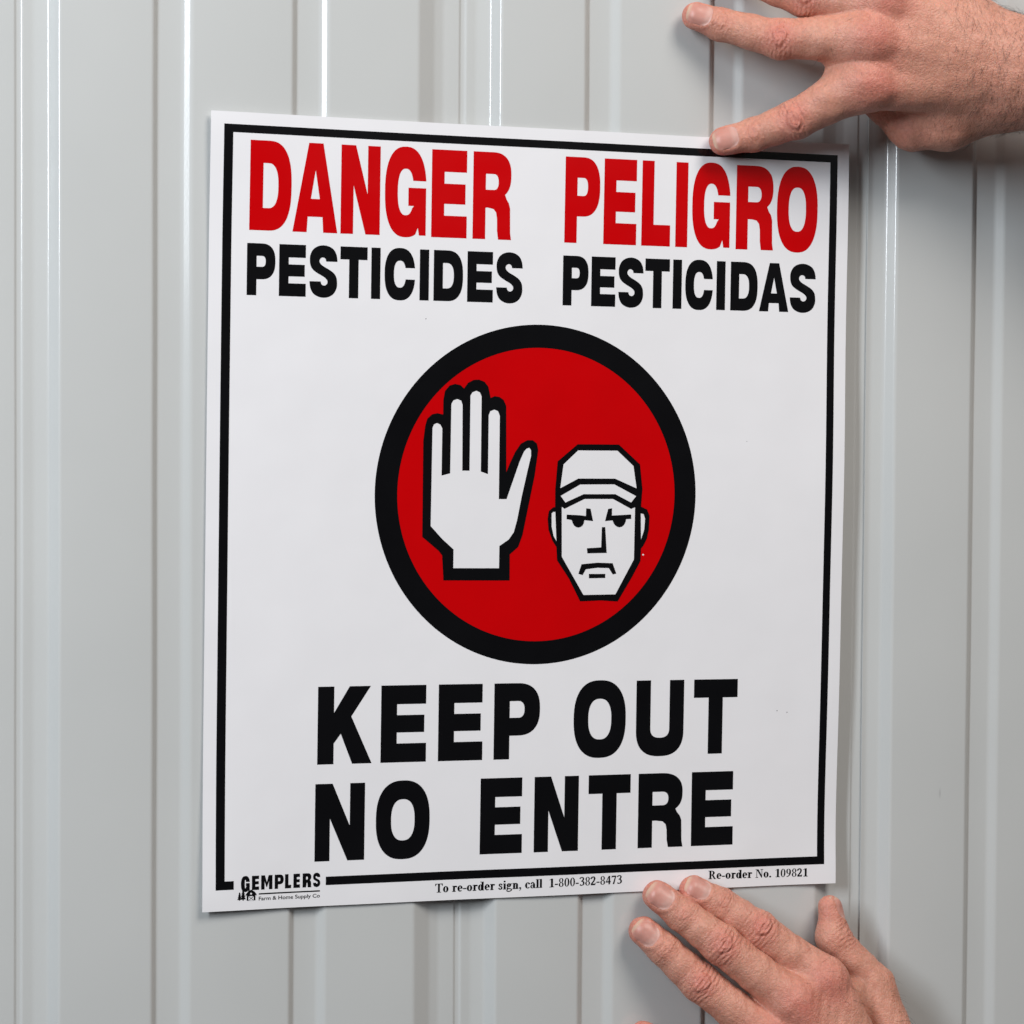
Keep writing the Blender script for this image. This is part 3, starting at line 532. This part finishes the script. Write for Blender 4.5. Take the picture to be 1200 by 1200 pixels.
def smin(a, b, k):
    h = np.clip(0.5 + 0.5 * (b - a) / k, 0, 1); return b * (1 - h) + a * h - k * h * (1 - h)
def unit(v): v = np.asarray(v, float); return v / np.linalg.norm(v)
def cone(P, a, b, ra, rb, n=None, fl=1.0):
    f = np.float32; a = a.astype(f); ba = (b - a).astype(f); pa = P - a
    h = np.clip((pa @ ba) / (ba @ ba), f(0), f(1)); q = pa - h[:, None] * ba
    d2 = np.einsum('ij,ij->i', q, q)
    if n is not None: d2 = d2 + f(fl * fl - 1) * (q @ n.astype(f)) ** 2
    return np.sqrt(d2) - (f(ra) + f(rb - ra) * h)
OUT = np.array([0, -1.0, 0])                     # away from the wall
def frame(axis, roll=0.0, up=OUT):
    s = unit(axis); n = unit(up - (up @ s) * s); t = np.cross(s, n)
    r = math.radians(roll); return s, t * math.cos(r) - n * math.sin(r), n * math.cos(r) + t * math.sin(r)
class Hand:
    def __init__(self, D, seed, thumb_up, thumb_nail):
        self.D = D; rg = np.random.RandomState(seed)
        self.fing = []
        for nm, roll, J in D['fingers']:
            J = np.array(J); self.fing.append((nm, roll, J[:, :3], J[:, 3]))
        T = np.array(D['thumb']); self.thumb = (T[:, :3], T[:, 3]); self.thumb_up = unit(thumb_up)
        self.k = rg.normal(size=(14, 3)); self.k /= np.linalg.norm(self.k, axis=1)[:, None]; self.k *= (2 * np.pi / rg.uniform(5, 22, 14))[:, None]
        self.ph = rg.uniform(0, 6.28, 14)
        self.kw = rg.normal(size=(10, 3)); self.kw /= np.linalg.norm(self.kw, axis=1)[:, None]; self.kw *= (2 * np.pi / rg.uniform(1.8, 3.4, 10))[:, None]
        self.joints = []; self.nails = []; self.red = []
        for nm, roll, J, r in self.fing:
            s, t, n = frame(J[2] - J[0], roll * .6)
            self.joints.append((J[1], s, t, n, r[1], 5.6, 8.2, .44, rg.uniform(0, 6)))
            s2, t2, n2 = frame(J[3] - J[1], roll)
            self.joints.append((J[2], s2, t2, n2, r[2], 4.0, 7.0, .17, rg.uniform(0, 6)))
            s3, t3, n3 = frame(J[3] - J[2], roll)
            self.nails.append((J[3] + s3 * (r[3] * .02 - 1.2), s3, t3, n3, r[3] * .93, r[3] * .80, r[3]))
            self.red += [(J[1] + n * r[1] * .7, 9, .7), (J[2] + n2 * r[2] * .6, 6, .35), (J[3] + s3 * 3, 12, .65)]
        for q in D['knuckles']: self.red.append((np.array(q[:3]) + OUT * 8, 14, .65))
        J, r = self.thumb; s, t, n = frame(J[3] - J[2], 0, self.thumb_up)
        s1, t1, n1 = frame(J[3] - J[1], 0, self.thumb_up)
        if thumb_nail: self.joints.append((J[2], s1, t1, n1, r[2], 5.5, 9, .32, rg.uniform(0, 6)))
        if thumb_nail: self.nails.append((J[3] + s * (-.5), s, t, n, r[3] * 1.0, r[3] * .9, r[3]))
        self.red += [(J[3], 12, .45), (J[2] + n * 6, 9, .45)]
    def body(self, P):
        P = np.asarray(P, np.float32)
        pal = None
        for q in self.D['meta']:
            a, b = np.array(q[0]), np.array(q[1]); d = cone(P, a[:3], b[:3], a[3], b[3]); pal = d if pal is None else smin(pal, d, 9.0)
        for q in self.D['arms']:
            q = np.array(q)
            for i in range(len(q) - 1): pal = smin(pal, cone(P, q[i, :3], q[i + 1, :3], q[i, 3], q[i + 1, 3]), 14.0)
        for q in self.D['knuckles']:
            q = np.array(q); pal = smin(pal, cone(P, q[:3], q[:3] + np.array([.1, 0, 0]), q[3], q[3]), 8.0)
        F = None
        for nm, roll, J, r in self.fing:
            d = None
            for i in range(3):
                s, t, n = frame(J[i + 1] - J[i], roll)
                ra, rb = r[i], r[i + 1]; a, b = J[i], J[i + 1]
                if i == 0: mid = (a + b) / 2; rm = (min(ra, rb) * (1 - self.D['fill']) + (ra + rb) / 2 * self.D['fill']) * .97; e = smin(cone(P, a, mid, ra, rm, n, 1.04), cone(P, mid, b, rm, rb, n, 1.04), 2.0)
                elif i == 1: mid = (a + b) / 2; rm = (ra + rb) / 2 * .965; e = smin(cone(P, a, mid, ra, rm, n, 1.05), cone(P, mid, b, rm, rb, n, 1.05), 2.0)
                else: e = cone(P, a, b, ra * .99, rb, n, 1.10)
                d = e if d is None else smin(d, e, 2.5)
            F = d if F is None else smin(F, d, 0.9)
        for q in self.D['webs']:
            q = np.array(q); pal = smin(pal, cone(P, q[0, :3], q[1, :3], q[0, 3], q[1, 3]), 7.0)
        d = smin(pal, F, self.D['blend'][0])
        J, r = self.thumb; T = None
        for i in range(3):
            e = cone(P, J[i], J[i + 1], r[i], r[i + 1]); T = e if T is None else smin(T, e, 4.0)
        return smin(d, T, self.D['blend'][1])
    def detail(self, P):
        """skin relief added to the smooth body: unevenness, knuckle folds, nail beds"""
        d = np.zeros(len(P), np.float32)
        for i in range(14): d += 0.05 * np.sin(P @ self.k[i] + self.ph[i])
        for i in range(10): d += 0.010 * np.sin(P @ self.kw[i] + i)
        for c, s, t, n, r, a, b, amp, ph in self.joints:
            ok = np.where(((P - c) ** 2).sum(1) < 22 ** 2)[0]
            if not len(ok): continue
            q = P[ok] - c; qs, qt, qn = q @ s, q @ t, q @ n
            m = np.clip((qn / r - .05) / .45, 0, 1)
            wob = .55 * np.sin(qt * .75 + ph) + .35 * np.sin(qs * .9 + qt * .5 + 2 * ph)
            rr = np.sqrt((qs / a) ** 2 + (qt / b) ** 2)
            fold = np.cos(rr * 7.2 + wob) * np.exp(-(rr / 1.0) ** 2 * .9) * np.clip(rr * 4, 0, 1)
            line = .30 * np.sin(qs * 2.3 + 1.3 * wob + .012 * qt ** 2 * np.sign(qs)) * np.exp(-(qs / (a * 1.7)) ** 2) * (.55 + .45 * np.sin(qt * .6 + 3 * ph))
            d[ok] += (m * amp * (fold + line)).astype(np.float32)
        for c, s, t, n, L, W, r in self.nails:
            ok = np.where(((P - c) ** 2).sum(1) < 20 ** 2)[0]
            if not len(ok): continue
            q = P[ok] - c; qs, qt, qn = q @ s, q @ t, q @ n
            e = (np.abs(qs / L) ** 2.6 + np.abs(qt / W) ** 2.6) ** (1 / 2.6)
            m = np.clip((qn / r - .0) / .3, 0, 1)
            back = np.clip((L * .75 - qs) / (L * .5), 0, 1)
            d[ok] += (m * (0.36 * (1 - sst(.90, 1.05, e)) - 0.30 * np.exp(-((e - 1.16) / .14) ** 2) * back)).astype(np.float32)
        return d
    def sdf(self, P):
        return np.maximum(self.body(P) + self.detail(P), 0.55 + P[:, 1])      # pads flatten on the wall and the film
    def build(self, name, lo, hi, vox):
        dims = np.ceil((hi - lo) / vox).astype(int) + 1; Bk = 8
        dims = (np.ceil(dims / Bk) * Bk).astype(int)
        nb = dims // Bk
        bi = np.stack(np.meshgrid(*[np.arange(k) for k in nb], indexing='ij'), -1).reshape(-1, 3)
        cen = lo + (bi * Bk + (Bk - 1) / 2) * vox
        db = self.body(cen); act = np.abs(db) < Bk * vox * .9 + .4
        G = np.empty(dims, np.float32)
        G.reshape(nb[0], Bk, nb[1], Bk, nb[2], Bk)[:] = db.astype(np.float32).reshape(nb)[:, None, :, None, :, None]
        off = np.stack(np.meshgrid(*[np.arange(Bk)] * 3, indexing='ij'), -1).reshape(-1, 3)
        A = bi[act]
        for s0 in range(0, len(A), 100):
            ii = (A[s0:s0 + 100, None, :] * Bk + off[None]).reshape(-1, 3)
            G[ii[:, 0], ii[:, 1], ii[:, 2]] = self.body((lo + ii * vox).astype(np.float32))
        G[0] = G[-1] = 5; G[:, 0] = G[:, -1] = 5; G[:, :, 0] = G[:, :, -1] = 5
        S = G < 0
        cs = S[:-1, :-1, :-1].astype(np.int8)
        tot = np.zeros_like(cs)
        for a in (0, 1):
            for b in (0, 1):
                for c in (0, 1): tot += S[a:dims[0] - 1 + a, b:dims[1] - 1 + b, c:dims[2] - 1 + c]
        cell = np.argwhere((tot > 0) & (tot < 8))
        idx = -np.ones(np.array(dims) - 1, np.int32); idx[cell[:, 0], cell[:, 1], cell[:, 2]] = np.arange(len(cell))
        V = np.zeros((len(cell), 3)); cnt = np.zeros(len(cell))
        cor = [np.array(c) for c in np.ndindex(2, 2, 2)]
        for c in cor:
            for ax in range(3):
                if c[ax]: continue
                c2 = c.copy(); c2[ax] = 1
                g0 = G[tuple((cell + c).T)]; g1 = G[tuple((cell + c2).T)]; x = (g0 < 0) != (g1 < 0)
                t = np.where(x, g0 / np.where(x, g0 - g1, 1), 0)
                p = cell + c + t[:, None] * np.eye(3)[ax]; V[x] += p[x]; cnt[x] += 1
        V = lo + V / cnt[:, None] * vox
        Fq = []
        for ax in range(3):
            o1, o2 = (ax + 1) % 3, (ax + 2) % 3
            sl0 = [slice(None)] * 3; sl1 = [slice(None)] * 3; sl0[ax] = slice(0, -1); sl1[ax] = slice(1, None)
            X = S[tuple(sl0)] != S[tuple(sl1)]; E = np.argwhere(X)
            E = E[(E[:, o1] > 0) & (E[:, o2] > 0) & (E[:, o1] < dims[o1] - 1) & (E[:, o2] < dims[o2] - 1)]
            u = np.eye(3, dtype=int)[o1]; w = np.eye(3, dtype=int)[o2]
            q = np.stack([idx[tuple((E - u - w).T)], idx[tuple((E - w).T)], idx[tuple(E.T)], idx[tuple((E - u).T)]], 1)
            inside = S[tuple(E.T)]; q[~inside] = q[~inside][:, ::-1]; Fq.append(q)
        Fq = np.vstack(Fq)
        V = V.astype(np.float32)
        for c0 in range(0, len(V), 40000):        # pull the vertices onto the true surface, then add the skin relief
            Q = V[c0:c0 + 40000]; e = np.float32(.2); I = np.eye(3, dtype=np.float32); d = self.body(Q)
            g = np.stack([self.body(Q + e * I[i]) - d for i in range(3)], 1); g /= np.linalg.norm(g, axis=1).clip(1e-6)[:, None]
            Q = Q - (np.clip(d, -.4, .4) + self.detail(Q))[:, None] * g
            Q[:, 1] = np.minimum(Q[:, 1], -.55)   # pads flatten on the wall and the film
            V[c0:c0 + 40000] = Q
        base = np.array(self.D['meta'][1][0][:3])
        me = bpy.data.meshes.new(name)
        me.vertices.add(len(V)); me.vertices.foreach_set('co', ((V - base) / 1000).astype(np.float32).ravel())
        me.loops.add(len(Fq) * 4); me.loops.foreach_set('vertex_index', Fq.astype(np.int32).ravel())
        me.polygons.add(len(Fq)); me.polygons.foreach_set('loop_start', np.arange(0, len(Fq) * 4, 4, dtype=np.int32))
        me.update(calc_edges=True); me.validate()
        me.polygons.foreach_set('use_smooth', np.ones(len(me.polygons), bool))
        red = np.zeros(len(V))
        for c, rad, w in self.red: red = np.maximum(red, w * np.exp(-((V - c) ** 2).sum(1) / rad ** 2))
        at = me.attributes.new('redness', 'FLOAT', 'POINT'); at.data.foreach_set('value', red.astype(np.float32))
        fold = np.zeros((len(V), 3), np.float32)
        for c, s, t, n, r, a, b, amp, ph in self.joints:
            ok = np.where(((V - c) ** 2).sum(1) < 24 ** 2)[0]; q = V[ok] - c
            m = np.clip((q @ n / r - .05) / .45, 0, 1) * amp / .36; x, y = q @ s / a, q @ t / b
            m = m * np.clip(2.2 - np.sqrt(x * x + y * y), 0, 1)
            up_ = m > fold[ok, 2]; fold[ok[up_]] = np.stack([x, y, m], 1)[up_]
        at = me.attributes.new('fold', 'FLOAT_VECTOR', 'POINT'); at.data.foreach_set('vector', fold.ravel())
        me.materials.append(M_SKIN)
        o = link(bpy.data.objects.new(name, me)); o.location = base / 1000
        self.base = base; self.V = V; self.obj = o
        for nl in self.nails: self.nail(nl)
        return o
    def nail(self, nl):
        c, s, t, n, L, W, r = nl; m = 21
        a = np.linspace(-1, 1, m); X, Y = np.meshgrid(a, a)
        # square to rounded square
        e = 3.2; sc = np.maximum(np.abs(X), np.abs(Y)) / np.maximum((np.abs(X) ** e + np.abs(Y) ** e) ** (1 / e), 1e-6)
        X, Y = X * sc * W * .97, Y * sc * L * .97
        P = c + Y.ravel()[:, None] * s + X.ravel()[:, None] * t + n * (r * 2.2)
        for _ in range(26):
            d = self.sdf(P); P = P - (np.clip(d, -1, 3) * .6)[:, None] * n
        ee = (np.abs(X.ravel() / W) ** 2.6 + np.abs(Y.ravel() / L) ** 2.6) ** (1 / 2.6)
        crown = .05 + .26 * (1 - sst(.72, 1.0, ee) * np.where(Y.ravel() > 0, .55, 1.0))
        top = P + n * crown[:, None]; bot = P - n * .5
        top = top + s * (Y.ravel()[:, None] > L * .8) * .0
        V = np.vstack([top, bot]); B = m * m; F = []
        for j in range(m - 1):
            for i in range(m - 1):
                q = j * m + i; F.append((q, q + 1, q + m + 1, q + m)); F.append((B + q + 1, B + q, B + q + m, B + q + m + 1))
        rim = list(range(m)) + [j * m + m - 1 for j in range(1, m)] + [(m - 1) * m + i for i in range(m - 2, -1, -1)] + [j * m for j in range(m - 2, 0, -1)]
        for i in range(len(rim)):
            x, y = rim[i], rim[(i + 1) % len(rim)]; F.append((y, x, B + x, B + y))
        if np.cross(t, s) @ n < 0: F = [f[::-1] for f in F]
        o = mesh_obj('fingernail', (V - self.base) / 1000, F, M_NAIL, self.obj, smooth=True)
        o.data.set_sharp_from_angle(angle=math.radians(60))
        al = np.tile((Y.ravel() / L + 1) / 2, 2); at = o.data.attributes.new('along', 'FLOAT', 'POINT'); at.data.foreach_set('value', al.astype(np.float32))
    def hairs(self, count, weight, direction, seed):
        """fine body hair rooted on the skin; weight(P) gives the density"""
        rg = np.random.RandomState(seed); V = self.V
        w = weight(V); w = w / w.sum(); pick = rg.choice(len(V), count, p=w)
        P0 = V[pick]; e = .4
        g = np.stack([self.body(P0 + e * np.eye(3)[i]) - self.body(P0 - e * np.eye(3)[i]) for i in range(3)], 1); g /= np.linalg.norm(g, axis=1)[:, None]
        vs_, fs = [], []
        for p, n in zip(P0, g):
            dr = unit(np.array(direction) + rg.normal(size=3) * .3); dr = unit(dr - (dr @ n) * n)
            L = rg.uniform(4.5, 10); rad = rg.uniform(.05, .078); pts = [p - n * .2]
            lift = rg.uniform(.25, .6); bend = rg.normal(size=3) * .12
            q = p.copy()
            for k in range(1, 5):
                q = q + unit(dr + n * lift * (1 - k / 4.5) + bend * k * .25) * L / 4; pts.append(q.copy())
            o0 = len(vs_); sd = unit(np.cross(dr, n))
            for k, pt in enumerate(pts):
                rr = rad * (1 - .8 * k / 4)
                for ang in (0, 2.094, 4.189): vs_.append(pt + rr * (math.cos(ang) * sd + math.sin(ang) * n))
            for k in range(4):
                for j in range(3):
                    a, b = o0 + k * 3 + j, o0 + k * 3 + (j + 1) % 3; fs.append((a, b, b + 3, a + 3))
        o = mesh_obj('body_hair', (np.array(vs_) - self.base) / 1000, fs, M_HAIR, self.obj, smooth=True); o['kind'] = 'stuff'
        return o

def bounds(D):
    p = []
    for _, _, q in D['fingers']: p += q
    p += D['thumb']
    for q in D['meta'] + D['arms']: p += q
    p = np.array(p); return (p[:, :3] - p[:, 3:]).min(0) - 4, (p[:, :3] + p[:, 3:]).max(0) + 4
VOX = 0.6
up = Hand(UPPER_HAND, 3, (-.35, -.5, -.8), False)
lo, hi = bounds(UPPER_HAND); lo[1] = max(lo[1], -190); hi[1] = min(hi[1], 1.5)
hand = up.build('hand', lo, hi, VOX)
tag(hand, 'hand with spread fingers pressing the top edge of the sign beside PELIGRO', 'hand', 'hands pressing the sign to the wall')
up.hairs(2600, lambda V: np.clip((V[:, 0] - 195) / 55, 0.03, 1) * (V[:, 0] < 330) * np.clip((-V[:, 1] - 30) / 20, 0, 1), (-.25, 0, -1.0), 5)

dn = Hand(LOWER_HAND, 8, (.9, -.42, -.1), True)
lo, hi = bounds(LOWER_HAND); lo[1] = max(lo[1], -190); hi[1] = min(hi[1], 1.5)
hand2 = dn.build('hand', lo, hi, VOX)
tag(hand2, 'hand with closed fingers and raised thumb pressing the bottom edge of the sign', 'hand', 'hands pressing the sign to the wall')
dn.hairs(900, lambda V: np.clip((-V[:, 2] - 225) / 60, 0.02, 1) * np.clip((V[:, 0] - 120) / 40, 0, 1) * np.clip((-V[:, 1] - 24) / 15, 0, 1) * (V[:, 2] > -420), (.8, 0, -.4), 6)
